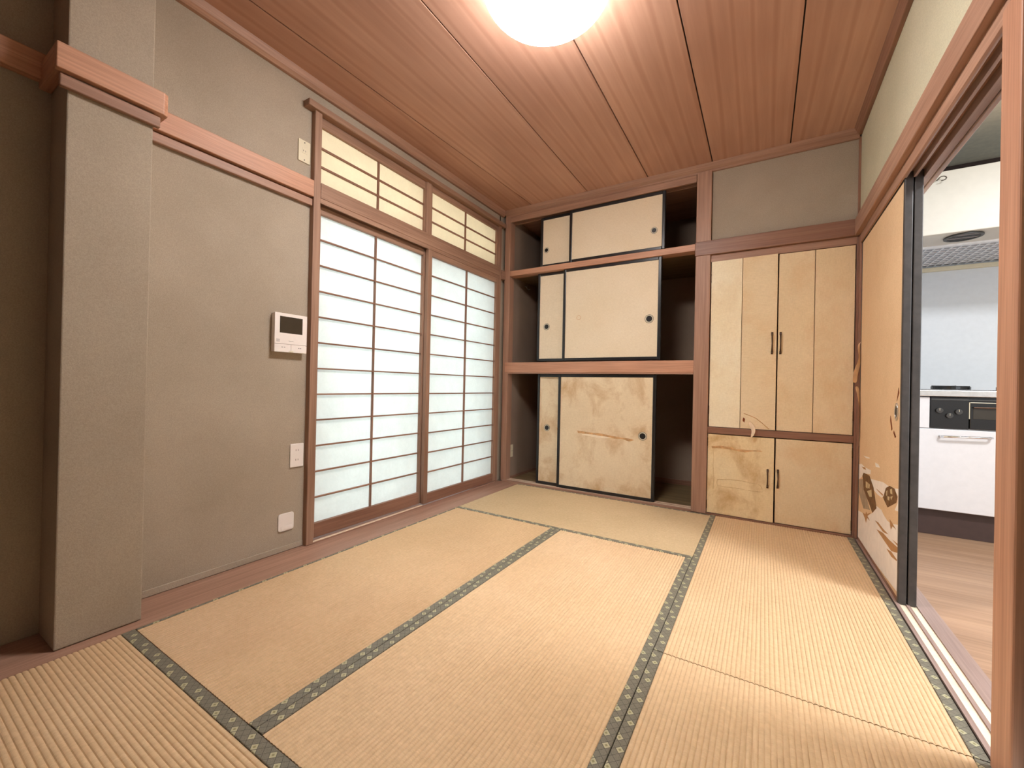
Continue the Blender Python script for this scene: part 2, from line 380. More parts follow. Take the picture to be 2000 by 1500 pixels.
# right wall rails
bx('trim_12', (2.312, 2.35, 0.60, 2.64, 1.822, 1.925), 'py', bevel=0.004, kind='structure')
obj('trim_13', B((2.335, 2.3435, 0.86, 2.61, 1.77, 1.83), (2.335, 2.432, 0.86, 2.61, 1.797, 1.83)), 'py', kind='structure', bevel=0.001)
obj('trim_18', B((2.3435, 2.350, 0.86, 1.744, 1.771, 1.797), (2.370, 2.380, 0.86, 1.744, 1.768, 1.797), (2.404, 2.431, 0.86, 2.61, 1.764, 1.797)), 'sillp', kind='structure', bevel=0.001)  # pale greyish lips: reflected kitchen light put into their colour
bx('trim_14', (2.432, 2.449, 0.60, 2.61, 1.757, 1.93), 'sillp', bevel=0.003, kind='structure')
bx('trim_15', (1.42, 2.335, YB-0.028, YB+0.02, 1.824, 1.925), 'dx', bevel=0.004, kind='structure')
bx('trim_16', (1.522, 2.335, YB-0.006, YB+0.03, 1.775, 1.824), 'px', bevel=0.002, kind='structure')
# posts
bx('corner_post', (2.335, 2.50, 2.612, 2.72, 0, 1.822), 'dz', bevel=0.003, kind='structure')
bx('corner_post', (2.325, 2.337, 2.652, 2.72, 0, 1.822), 'dz', bevel=0.002, kind='structure')
fp = bx('front_post', (2.325, 2.43, 0.775, 0.868, 0, 1.785), 'rz', bevel=0.004, kind='structure')
bx('front_post', (2.352, 2.43, 0.745, 0.775, 0, 1.785), 'lacq', bevel=0.002, kind='structure')
# threshold of the kitchen doorway with two grooves lined by pale strips
sl = struct('threshold', [(2.335, 2.348, 0.80, 2.62, -0.06, 0.006), (2.371, 2.382, 0.80, 2.62, -0.06, 0.006), (2.405, 2.46, 0.80, 2.62, -0.06, 0.006), (2.335, 2.46, 0.80, 2.62, -0.06, -0.001)], 'sillp')
bx('track_strip', (2.3485, 2.3705, 0.80, 2.61, -0.001, 0.001), 'track', sl, 0)
bx('track_strip', (2.3825, 2.4045, 0.80, 2.61, -0.001, 0.001), 'track', sl, 0)

# ------------------------------------------------------------------ tatami mats
def mat_body(x0, x1, y0, y1, axis, bm):
    a0, a1 = (x0, x1) if axis == 0 else (y0, y1)
    c0, c1 = (y0, y1) if axis == 0 else (x0, x1)
    n = max(1, round((c1-c0)/0.0130)); st = (c1-c0)/n; prof = []
    for i in range(n):
        for k in range(6):
            t = k/6; prof.append((c0+(i+t)*st, -0.0030+0.0030*math.sqrt(max(0, math.sin(PI*t)))))
    prof.append((c1, -0.0030))
    na = 2
    rows = []
    for j in range(na+1):
        a = a0+(a1-a0)*j/na
        rows.append([bm.verts.new((a, c, z) if axis == 0 else (c, a, z)) for c, z in prof])
    for r, s in zip(rows, rows[1:]):
        for i in range(len(prof)-1): bm.faces.new((r[i], r[i+1], s[i+1], s[i]))
    for r in (rows[0], rows[-1]):
        f = [bm.verts.new((v.co.x, v.co.y, -0.055)) for v in (r[0], r[-1])]
        bm.faces.new([f[0]]+r+[f[1]])
HW = 0.0305
def tatami_mat(x0, x1, y0, y1, axis, mat, label, b0=HW, b1=HW):
    g = 0.0009
    x0 += g; x1 -= g; y0 += g; y1 -= g
    t = thing('tatami_mat', ((x0+x1)/2, (y0+y1)/2, -0.055), label, 'tatami mat', 'tatami mats of the room')
    bm = bmesh.new(); k = 'xy'[axis]
    if axis == 0: mat_body(x0, x1, y0+b0, y1-b1, 0, bm)
    else: mat_body(x0+b0, x1-b1, y0, y1, 1, bm)
    obj('woven_surface', bm, mat+'_'+k, t)
    for s, w in ((0, b0), (1, b1)):
        if axis == 0: b = (x0, x1, y0, y0+w, -0.055, 0.0012) if s == 0 else (x0, x1, y1-w, y1, -0.055, 0.0012)
        else: b = (x0, x0+w, y0, y1, -0.055, 0.0012) if s == 0 else (x1-w, x1, y0, y1, -0.055, 0.0012)
        bx('cloth_border', b, 'heri_'+k, t, 0.002)
    return t
X1, X2, X3 = 0.779, 1.553, 2.333
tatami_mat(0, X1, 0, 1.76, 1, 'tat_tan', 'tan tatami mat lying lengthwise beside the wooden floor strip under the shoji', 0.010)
tatami_mat(X1, X2, 0, 1.76, 1, 'tat_pale', 'pale tatami mat in the middle of the room, between two dark diamond-patterned borders')
tatami_mat(0, X2, 1.76, 2.632, 0, 'tat_ochre', 'olive-tan tatami mat laid crosswise right in front of the open closet', HW, 0.010)
tatami_mat(X2, X3, 0.880, 2.640, 1, 'tat_pale', 'pale tatami mat in front of the papered cupboard and beside the painted sliding door')
tatami_mat(X2, X3, -0.80, 0.878, 1, 'tat_pale', 'pale tatami mat nearest the camera at lower right, below the fine cross seam', HW, HW)
tatami_mat(0, X2, -0.80, -0.001, 0, 'tat_pale', 'pale coarsely ribbed tatami mat laid crosswise in the lower left corner below the grey pillar', HW, 0.036)

# ------------------------------------------------------------------ left: shoji window wall
XF = -0.205
wf = thing('window_frame', (-0.23, 1.68, 0), None, None, None, 'structure')
bx('frame_post', (-0.36, -0.202, 0.757, 0.797, 0, 2.322), 'wz', wf, 0.003)
bx('frame_post', (-0.36, -0.208, 2.572, 2.604, 0, 2.322), 'wz', wf, 0.003)
bx('frame_post', (-0.300, -0.216, 1.628, 1.682, 1.945, 2.322), 'wz', wf, 0.004)
bx('head_rail', (-0.36, -0.183, 0.708, 2.64, 2.315, 2.35), 'wy', wf, 0.006)
bx('middle_rail', (-0.30, -0.200, 0.797, 2.572, 1.862, 1.945), 'wy', wf, 0.003)
bx('middle_rail', (-0.235, -0.196, 2.604, 2.66, 1.842, 1.925), 'wy', wf, 0.003)
bx('track_rail', (-0.30, -0.290, 0.797, 2.572, 1.832, 1.862), 'wy', wf, 0.001)
bx('track_rail', (-0.258, -0.250, 0.797, 2.572, 1.836, 1.862), 'wy', wf, 0.001)
bx('track_rail', (-0.213, -0.203, 0.797, 2.572, 1.836, 1.862), 'wy', wf, 0.001)
bx('window_sill', (-0.36, -0.205, 0.797, 2.572, -0.05, 0.006), 'sill', wf, 0.002)
bx('pale_track', (-0.222, -0.208, 0.80, 1.64, 0.006, 0.009), 'track', wf, 0.0)
bx('plaster_strip', (-0.235, -0.228, 2.604, 2.64, 0, 1.842), 'wall', wf, 0.0)

def shoji(name, xf, th, y0, y1, z0, z1, stl, top, bot, ym, zs, mw, mat, label, cat, grp):
    """xf: room-side face; stl: stile width; ym: upright muntin; zs: cross muntins"""
    t = thing(name, (xf-th/2, (y0+y1)/2, z0), label, cat, grp)
    xb = xf-th
    bx('stile', (xb, xf, y0, y0+stl, z0, z1), 'wz', t, 0.002); bx('stile', (xb, xf, y1-stl, y1, z0, z1), 'wz', t, 0.002)
    bx('rail', (xb+.001, xf-.001, y0+stl, y1-stl, z1-top, z1), 'wy', t, 0.002)
    bx('rail', (xb+.001, xf-.001, y0+stl, y1-stl, z0, z0+bot), 'dy', t, 0.002)
    ya, yb, za, zb = y0+stl, y1-stl, z0+bot, z1-top
    bx('muntin', (xb+.006, xf-.006, ym-mw/2, ym+mw/2, za, zb), 'dz', t, 0.0008)
    for z in zs: bx('muntin', (xb+.006, xf-.008, ya, yb, z-mw/2, z+mw/2), 'dy', t, 0.0008)
    bx('shoji_paper', (xb+.004, xb+.0052, ya-.002, yb+.002, za-.002, zb+.002), mat, t, 0)
    return t
zl = [0.233+0.1425*k for k in range(11)]
shoji('shoji_screen', -0.206, 0.028, 1.645, 2.571, 0.012, 1.838, 0.040, 0.042, 0.070, 2.108, zl, 0.008, 'shoji', 'right shoji screen in the front track, next to the closet', 'shoji', 'tall sliding shoji screens')
shoji('shoji_screen', -0.244, 0.028, 0.793, 1.672, 0.012, 1.838, 0.036, 0.042, 0.080, 1.218, zl, 0.008, 'shoji', 'left shoji screen in the rear track, beside the wall intercom', 'shoji', 'tall sliding shoji screens')
shoji('transom_shoji', -0.228, 0.024, 0.797, 1.632, 1.945, 2.315, 0.012, 0.052, 0.008, 1.212, [2.152, 2.050], 0.011, 'shoji_old', 'left cream transom shoji beside the high wall socket', 'transom window', 'cream transom shoji')
shoji('transom_shoji', -0.228, 0.024, 1.678, 2.572, 1.945, 2.315, 0.020, 0.040, 0.010, 2.105, [2.162, 2.058], 0.011, 'shoji_old', 'right cream transom shoji between the short centre post and the closet corner', 'transom window', 'cream transom shoji')
# aluminium window outside the paper
wn = thing('window_1', (-0.43, 1.68, 0), None, None, None, 'structure')
for b in [(-0.46, -0.41, 0.78, 0.82, 0, 1.86), (-0.46, -0.41, 2.50, 2.60, 0, 1.86), (-0.46, -0.41, 1.655, 1.715, 0, 1.86), (-0.46, -0.41, 0.82, 2.50, 0, 0.04), (-0.46, -0.41, 0.82, 2.50, 1.83, 1.92)]:
    bx('sash_bar', b, 'alu', wn, 0.003)
bx('pane', (-0.437, -0.433, 0.82, 1.655, 0.04, 1.83), 'glass', wn, 0); bx('pane', (-0.437, -0.433, 1.715, 2.50, 0.04, 1.83), 'glass', wn, 0)
bx('pane', (-0.437, -0.433, 0.80, 2.55, 1.92, 2.32), 'glass', wn, 0)
bx('window_reveal', (-0.46, -0.36, 0.70, 0.757, 0, 2.40), 'wz', wn, 0); bx('window_reveal', (-0.46, -0.36, 2.605, 2.66, 0, 2.40), 'wz', wn, 0)
bx('window_reveal', (-0.46, -0.36, 0.757, 2.605, 2.34, 2.40), 'wy', wn, 0); bx('veranda_slab', (-1.6, -0.40, 0.0, 3.3, -0.10, -0.05), 'kwall', wn, 0)  # slab is unseen, made pale to bounce daylight onto the lower paper

# ------------------------------------------------------------------ wall fittings
def text(body, size, mat, loc, rotz, parent, name):
    c = bpy.data.curves.new(name, 'FONT'); c.body = body; c.size = size; c.align_x = 'CENTER'; c.align_y = 'CENTER'; c.extrude = 0.0001
    tmp = bpy.data.objects.new('tmp_text', c); COL.objects.link(tmp)
    dg = bpy.context.evaluated_depsgraph_get(); me = bpy.data.meshes.new_from_object(tmp.evaluated_get(dg))
    bpy.data.objects.remove(tmp); me.materials.clear(); me.materials.append(M[mat])
    R = Matrix.Rotation(rotz, 4, 'Z') @ Matrix.Rotation(PI/2, 4, 'X'); me.transform(R)
    o = bpy.data.objects.new(name, me); COL.objects.link(o); o.parent = parent; o.location = Vector(loc)-org(parent); ORG[o.name] = Vector(loc)
    return o
def round_rect(y0, y1, z0, z1, r, n=5):
    pts = []
    for cy, cz, a in ((y1-r, z1-r, 0), (y0+r, z1-r, PI/2), (y0+r, z0+r, PI), (y1-r, z0+r, 1.5*PI)):
        for k in range(n+1):
            q = a+PI/2*k/n; pts.append((cy+r*math.cos(q), cz+r*math.sin(q)))
    return pts
def plate(name, x, y0, y1, z0, z1, mat, label, cat, grp=None, slots=(), screws=False, insert=None, r=0.004):
    t = thing(name, (x, (y0+y1)/2, z0), label, cat, grp)
    obj('face_plate', prism(round_rect(y0, y1, z0, z1, r), 0, x, x+0.007), mat, t, bevel=0.002)
    if insert: bx('insert', (x+.007, x+.0085, *insert), mat, t, 0.0006)
    xs = x+(0.0085 if insert else 0.007)
    for (y, z) in slots: bx('slot', (xs-.001, xs+.0004, y-.0011, y+.0011, z-.0045, z+.0045), 'slot', t, 0)
    if screws:
        for z in (z0+.012, z1-.012): obj('screw', disc(((y0+y1)/2, z), 0, 0, .0028, x+.006, x+.0082, 10), 'slot', t)
    return t
G = 'white and cream socket plates'
ym = 0.715
plate('wall_socket', -0.235, 0.683, 0.748, 2.024, 2.138, 'cream', 'cream single socket plate high on the wall above the wooden rail, beside the transom', 'socket', G, [(ym-.006, 2.083), (ym+.006, 2.083)], True, (ym-.013, ym+.013, 2.070, 2.096))
plate('wall_socket', -0.235, 0.676, 0.748, 0.424, 0.546, 'white', 'white double socket plate low on the wall beside the left shoji post', 'socket', G, [(.706, .512), (.718, .512), (.706, .462), (.718, .462)])
plate('wall_plate', -0.235, 0.622, 0.703, 0.105, 0.195, 'white', 'white blank rounded plate near the floor beside the left shoji post', 'cover plate', None, insert=(.635, .690, .112, .130), r=0.012)
plate('wall_socket', -0.158, 2.705, 2.785, 0.205, 0.320, 'cream', 'small multi-outlet plate on the closet side wall behind the left fusuma', 'socket', G, [(2.73, .29), (2.745, .29), (2.73, .235), (2.76, .262), (2.775, .262)])
ic = thing('intercom', (-0.235, 0.65, 1.018), 'white video intercom with dark screen hanging beside the left shoji post', 'intercom')
obj('housing', prism(round_rect(0.568, 0.732, 1.018, 1.211, 0.004), 0, -0.235, -0.206), 'white', ic, bevel=0.003)
bx('faceplate', (-0.206, -0.200, 0.566, 0.734, 1.058, 1.212), 'white', ic, 0.0015)
bx('screen', (-0.2005, -0.1992, 0.591, 0.709, 1.113, 1.196), 'lens', ic, 0.0006)
bx('button', (-0.206, -0.200, 0.566, 0.6495, 1.017, 1.0565), 'white', ic, 0.0015)
bx('button', (-0.206, -0.200, 0.6505, 0.734, 1.017, 1.0565), 'white', ic, 0.0015)
for i in range(4):
    for j in range(4): bx('speaker_slot', (-0.2003, -0.1994, .576+.0042*i, .5785+.0042*i, 1.068+.0036*j, 1.070+.0036*j), 'grey', ic, 0)
text('Panasonic', 0.0065, 'grey', (-0.1995, 0.650, 1.0745), PI/2, ic, 'lettering')
for y in (0.602, 0.614, 0.688, 0.698): bx('button_mark', (-0.2003, -0.1995, y, y+.006, 1.040, 1.044), 'grey', ic, 0)
bx('indicator', (-0.2003, -0.1985, .640, .662, 1.019, 1.024), 'cream', ic, 0.0005)

# ------------------------------------------------------------------ closet (oshiire) with its top cupboard
cx0, cx1, cd0, cd1 = -0.160, 1.420, YB, 3.46
cs = thing('built_in_closet', (0.63, 3.0, 0), 'open dark built-in closet across the back wall, left of the papered cupboard', 'closet')
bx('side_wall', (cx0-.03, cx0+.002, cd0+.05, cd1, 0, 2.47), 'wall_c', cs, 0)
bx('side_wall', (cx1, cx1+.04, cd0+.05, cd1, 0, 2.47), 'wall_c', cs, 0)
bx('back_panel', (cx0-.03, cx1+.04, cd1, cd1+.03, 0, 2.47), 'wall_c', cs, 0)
bx('top_panel', (cx0-.03, cx1+.04, cd0+.02, cd1, 2.42, 2.46), 'px', cs, 0)
bx('post', (cx0-.045, cx0+.012, YB-.01, YB+.07, 0, 2.42), 'pz', cs, 0.003)
bx('post', (1.424, 1.522, YB-.022, YB+.09, 0, 2.425), 'pz', cs, 0.004)
bx('top_rail', (cx0, cx1, YB-.006, YB+.012, 2.368, 2.42), 'px', cs, 0.002)
bx('top_rail', (cx0, cx1, YB+.066, YB+.08, 2.368, 2.42), 'px', cs, 0.002)
bx('upper_rail', (cx0+.012, cx1+.004, YB-.008, YB+.085, 1.872, 1.920), 'rx', cs, 0.003)
bx('upper_shelf', (cx0, cx1, YB+.085, cd1, 1.885, 1.915), 'ochre', cs, 0)
bx('middle_beam', (cx0-.02, cx1+.004, YB-.014, YB+.085, 0.992, 1.083), 'rx', cs, 0.003)
bx('middle_shelf', (cx0, cx1, YB+.085, cd1, 1.045, 1.07), 'ochre', cs, 0)
bx('beam_lip', (cx0+.012, cx1+.002, YB-.010, YB+.01, 0.981, 0.992), 'px', cs, 0.001)
for k in range(6):
    a = YB+.085+k*(cd1-YB-.085)/6; bx('floor_board', (cx0, cx1, a+.001, a+(cd1-YB-.085)/6-.001, -0.02, 0.006), 'ochre', cs, 0.001)
bx('skirting', (cx0, cx1, cd1-.012, cd1, 0.006, 0.05), 'dx', cs, 0.001); bx('skirting', (cx1-.012, cx1, cd0+.09, cd1-.012, 0.006, 0.05), 'dy', cs, 0.001)
bx('skirting', (cx0+.002, cx0+.014, cd0+.09, cd1-.012, 0.006, 0.03), 'dy', cs, 0.001)
bx('sill', (cx0-.02, cx1+.004, YB-.026, YB+.085, -0.05, 0.012), 'px', cs, 0.002)
for y in (YB+.006, YB+.046): bx('track_strip', (cx0, cx1, y, y+.02, 0.012, 0.0128), 'track', cs, 0)
hk = obj('coat_hook', tube([(cx0+.002, 2.955, 1.842), (cx0+.02, 2.957, 1.840), (cx0+.024, 2.966, 1.822), (cx0+.03, 2.985, 1.816), (cx0+.036, 3.005, 1.826)], .0035), 'steel', smooth=True)
tag(hk, 'small metal hook on the closet side wall under the upper shelf', 'hook')

def fusuma(x0, x1, z0, z1, yf, pull, pr, mat, label, grp, fr=0.024, extra=None):
    t = thing('sliding_panel', ((x0+x1)/2, yf+.012, z0), label, 'sliding door', grp)
    bx('stile', (x0, x0+fr, yf-.002, yf+.022, z0, z1), 'lacq', t, 0.004); bx('stile', (x1-fr, x1, yf-.002, yf+.022, z0, z1), 'lacq', t, 0.004)
    bx('rail', (x0+fr, x1-fr, yf-.002, yf+.022, z1-fr, z1), 'lacq', t, 0.003); bx('rail', (x0+fr, x1-fr, yf-.002, yf+.022, z0, z0+fr), 'lacq', t, 0.003)
    bx('paper_panel', (x0+fr, x1-fr, yf+.003, yf+.019, z0+fr, z1-fr), mat, t, 0)
    px, pz = pull
    pl = obj('finger_pull', disc((px, pz), 1, 0, pr*.68, yf+.0035, yf+.0020), 'cupmetal', t)
    obj('pull_ring', disc((px, pz), 1, pr*.93, pr, yf+.003, yf+.0012), 'cupmetal', pl)
    obj('pull_ring', disc((px, pz), 1, pr*.70, pr*.92, yf+.003, yf-.0004), 'ring', pl)
    return t
FG = {'u': 'small fusuma of the top cupboard', 'm': 'fusuma of the closet middle', 'l': 'fusuma of the closet bottom'}
yF, yR = YB+.010, YB+.040
fusuma(0.427, 1.205, 1.924, 2.366, yF, (1.124, 2.077), .025, 'paper', 'front wide fusuma of the top cupboard, just under the ceiling', FG['u'])
fusuma(0.138, 0.92, 1.924, 2.366, yR, (0.197, 2.075), .024, 'paper', 'rear fusuma of the top cupboard, only its narrow left end showing', FG['u'])
fusuma(0.381, 1.186, 1.092, 1.872, yF, (1.100, 1.405), .033, 'paper', 'front fusuma above the middle beam, clean paper with one small ring mark', FG['m'])
fusuma(0.120, 0.92, 1.092, 1.872, yR, (0.213, 1.397), .029, 'paper', 'rear fusuma above the middle beam, only its narrow left end showing', FG['m'])
ft = fusuma(0.352, 1.162, 0.014, 0.980, yF, (1.068, 0.506), .033, 'paper_st', 'front fusuma below the middle beam, stained with a long torn scratch', FG['l'])
fr_ = fusuma(0.137, 0.92, 0.014, 0.980, yR, (0.236, 0.510), .029, 'paper_st', 'rear stained fusuma below the middle beam, only its narrow left end showing', FG['l'])
def print_y(name, pts, y, mat, parent, th=0.0006):
    return obj(name, prism(pts, 1, y-th, y), mat, parent)
mid = [o for o in bpy.data.objects if o.get('label', '').startswith('front fusuma above')][0]
obj('ring_mark', disc((0.525, 1.452), 1, .0165, .019, yF+.003, yF+.0022), 'tear', mid)
TA = [(0.533, 0.51), (0.579, 0.508), (0.646, 0.502), (0.745, 0.5), (0.904, 0.481), (0.985, 0.478), (1.006, 0.47), (0.966, 0.456), (0.904, 0.471), (0.757, 0.469), (0.669, 0.472), (0.579, 0.487), (0.539, 0.489)]
TW = [(0.556, 0.49), (0.647, 0.487), (0.757, 0.48), (0.831, 0.473), (0.746, 0.464), (0.669, 0.468), (0.579, 0.478)]
def jag(pts, n, amp):
    out = []
    for i, (a, b) in enumerate(pts):
        c, d = pts[(i+1) % len(pts)]
        for k in range(n):
            t = k/n; j = amp if k else 0
            out.append((a+(c-a)*t+random.uniform(-j, j), b+(d-b)*t+random.uniform(-j, j)))
    return out
print_y('torn_patch', jag(TA, 3, .002), yF+.003, 'tear', ft); print_y('torn_patch', jag(TW, 3, .002), yF+.0022, 'tearw', ft)
obj('ring_mark', disc((0.560, 0.338), 1, .013, .0145, yF+.003, yF+.0022, sq=(.8, 1.1)), 'tear', ft)
print_y('torn_patch', jag([(0.325, 0.515), (0.351, 0.520), (0.351, 0.478), (0.338, 0.495)], 3, .003), yR+.003, 'tear', fr_)

# ------------------------------------------------------------------ papered cupboard right of the closet
cb = thing('built_in_cupboard', (1.93, 2.9, 0), 'tall built-in cupboard with stained cream paper doors, in the right corner', 'cupboard')
bx('side_panel', (1.522, 1.535, YB+.02, 3.3, 0.0, 1.80), 'px', cb, 0); bx('side_panel', (2.322, 2.334, YB+.055, 3.3, 0.0, 1.80), 'px', cb, 0)
bx('back_panel', (1.522, 2.334, 3.3, 3.32, 0.0, 1.80), 'px', cb, 0); bx('bottom_panel', (1.522, 2.334, YB+.03, 3.3, -0.02, 0.008), 'px', cb, 0); bx('top_panel', (1.522, 2.334, YB+.03, 3.3, 1.80, 1.82), 'px', cb, 0)
bx('middle_rail', (1.522, 2.325, YB-.014, YB+.03, 0.568, 0.612), 'dx', cb, 0.002); bx('middle_shelf', (1.522, 2.325, YB+.03, 3.3, 0.575, 0.60), 'px', cb, 0)
bx('sill', (1.522, 2.335, YB-.024, YB+.03, -0.05, 0.010), 'dx', cb, 0.002)
def leafy(x0, x1, z0, z1, seam, mats, hx, hz, hl, side, ang=0.0, name='door'):
    """door of one or two papered boards; the first board is the part, the rest its sub-parts"""
    y = YB-.012; hinge = Vector((x0 if side < 0 else x1, y+.02, z0))
    cuts = [x0]+seam+[x1]; g = .0016
    d = None
    for i, (a, b) in enumerate(zip(cuts, cuts[1:])):
        bb = B((a+(g if i else 0), b-(g if i < len(cuts)-2 else 0), y, y+.02, z0, z1))
        if d is None: d = obj(name, bb, mats[i], cb, origin=hinge, bevel=0.0015)
        else: obj('board', bb, mats[i], d, bevel=0.0015)
    pts = [(hx, y-.002, hz-hl/2), (hx, y-.018, hz-hl/2+.012), (hx+.001, y-.021, hz), (hx, y-.018, hz+hl/2-.012), (hx, y-.002, hz+hl/2)]
    obj('handle', tube(pts, [.0055, .0045, .0035, .0045, .0055], 8), 'bronze', d, smooth=True)
    for s in (-1, 1): bx('handle_base', (hx-.006, hx+.006, y-.003, y, hz+s*hl/2-.010, hz+s*hl/2+.010), 'bronze', d, 0.001)
    for z in (z0+(z1-z0)*.10, z1-(z1-z0)*.10):
        hxx = (x0-.004, x0+.001) if side < 0 else (x1-.001, x1+.004)
        bx('hinge', (*hxx, y-.002, y+.004, z-.03, z+.03), 'bronze', d, 0.001)
    d.rotation_euler.z = ang
    return d
L = leafy(1.530, 1.924, 0.616, 1.774, [1.722], ['cup_pale', 'cup'], 1.899, 1.187, .125, -1, -0.02)
leafy(1.931, 2.320, 0.616, 1.770, [2.123], ['cup', 'cup'], 1.945, 1.187, .125, 1, 0)
D = leafy(1.527, 1.922, 0.014, 0.562, [], ['cup_st'], 1.888, 0.297, .105, -1, -0.035)
leafy(1.930, 2.320, 0.014, 0.562, [], ['cup'], 1.944, 0.300, .105, 1, 0)
yd = YB-.012
def on_door(name, pts, mat, door, th=.0012):
    o = obj(name, prism(pts, 1, yd-th, yd+.0005), mat, door); return o
on_door('torn_ridge', jag([(1.551, 0.478), (1.609, 0.487), (1.676, 0.482), (1.703, 0.47), (1.768, 0.473), (1.844, 0.477), (1.856, 0.469), (1.806, 0.468), (1.755, 0.455), (1.69, 0.464), (1.616, 0.468), (1.555, 0.463)], 2, .0015), 'tear', D)
def ridge(pts, r, door, mat): return obj('paper_crease', tube([(a, yd-.0005, b) for a, b in pts], r, 6), mat, door, smooth=True)
ridge([(1.592, .250), (1.66, .262), (1.74, .262), (1.80, .255), (1.846, .248), (1.858, .230), (1.860, .206), (1.80, .203), (1.72, .208), (1.65, .206), (1.592, .210), (1.588, .230), (1.592, .250)], .0022, D, 'cup_st')
ridge([(1.56, .46), (1.565, .40), (1.562, .34), (1.57, .26), (1.565, .18)], .002, D, 'cup_st')
ridge([(1.744, .718), (1.78, .705), (1.815, .689), (1.85, .660), (1.890, .622)], .0022, L, 'tear')
on_door('torn_patch', jag([(1.742, .690), (1.752, .680), (1.748, .655), (1.738, .665)], 2, .002), 'teark', L)
def ribbon(name, c, wv, mat, parent, th=.0008):
    """curled strip of paper: centreline points c and half-width vectors wv"""
    bm = bmesh.new(); A = [bm.verts.new(Vector(p)-Vector(w)) for p, w in zip(c, wv)]; Z = [bm.verts.new(Vector(p)+Vector(w)) for p, w in zip(c, wv)]
    for i in range(len(c)-1): bm.faces.new((A[i], A[i+1], Z[i+1], Z[i]))
    o = obj(name, bm, mat, parent, smooth=True); m = o.modifiers.new('solid', 'SOLIDIFY'); m.thickness = th
    s = o.modifiers.new('sub', 'SUBSURF'); s.levels = 1; s.render_levels = 2
    return o
ribbon('peeling_flap', [(1.776, yd-.001, .664), (1.792, yd-.012, .640), (1.806, yd-.026, .612), (1.802, yd-.038, .585), (1.790, yd-.034, .560)], [(.006, 0, .004), (.015, -.004, .006), (.014, -.012, .002), (.010, -.010, -.004), (.003, -.002, -.001)], 'curl', L)

# ------------------------------------------------------------------ right: painted sliding door and the one behind it
y0, y1 = 1.745, 2.625
def bigdoor(xf, label, face, ypos=(y0, y1)):
    a, b = ypos; t = thing('sliding_door', (xf+.0135, (a+b)/2, 0), label, 'sliding door', 'large sliding doors to the kitchen')
    bx('stile', (xf, xf+.027, a, a+.020, 0.003, 1.795), 'lacq2', t, 0.003); bx('stile', (xf, xf+.027, b-.02, b, 0.003, 1.795), 'lacq2', t, 0.003)
    bx('rail', (xf+.001, xf+.026, a+.02, b-.02, 1.765, 1.795), 'lacq2', t, 0.002); bx('rail', (xf+.001, xf+.026, a+.02, b-.02, 0.003, 0.022), 'dy', t, 0.002)
    pp = bx('paper_panel', (xf+.002, xf+.025, a+.02, b-.02, 0.022, 1.765), face, t, 0)
    return t, pp
bd, pp = bigdoor(2.3445, 'sliding door with cart and wave painting, ochre above and white below, in the front track', 'wave')
b2, _ = bigdoor(2.3755, 'second sliding door in the rear track, seen only as a black edge behind the painted one', 'paper')
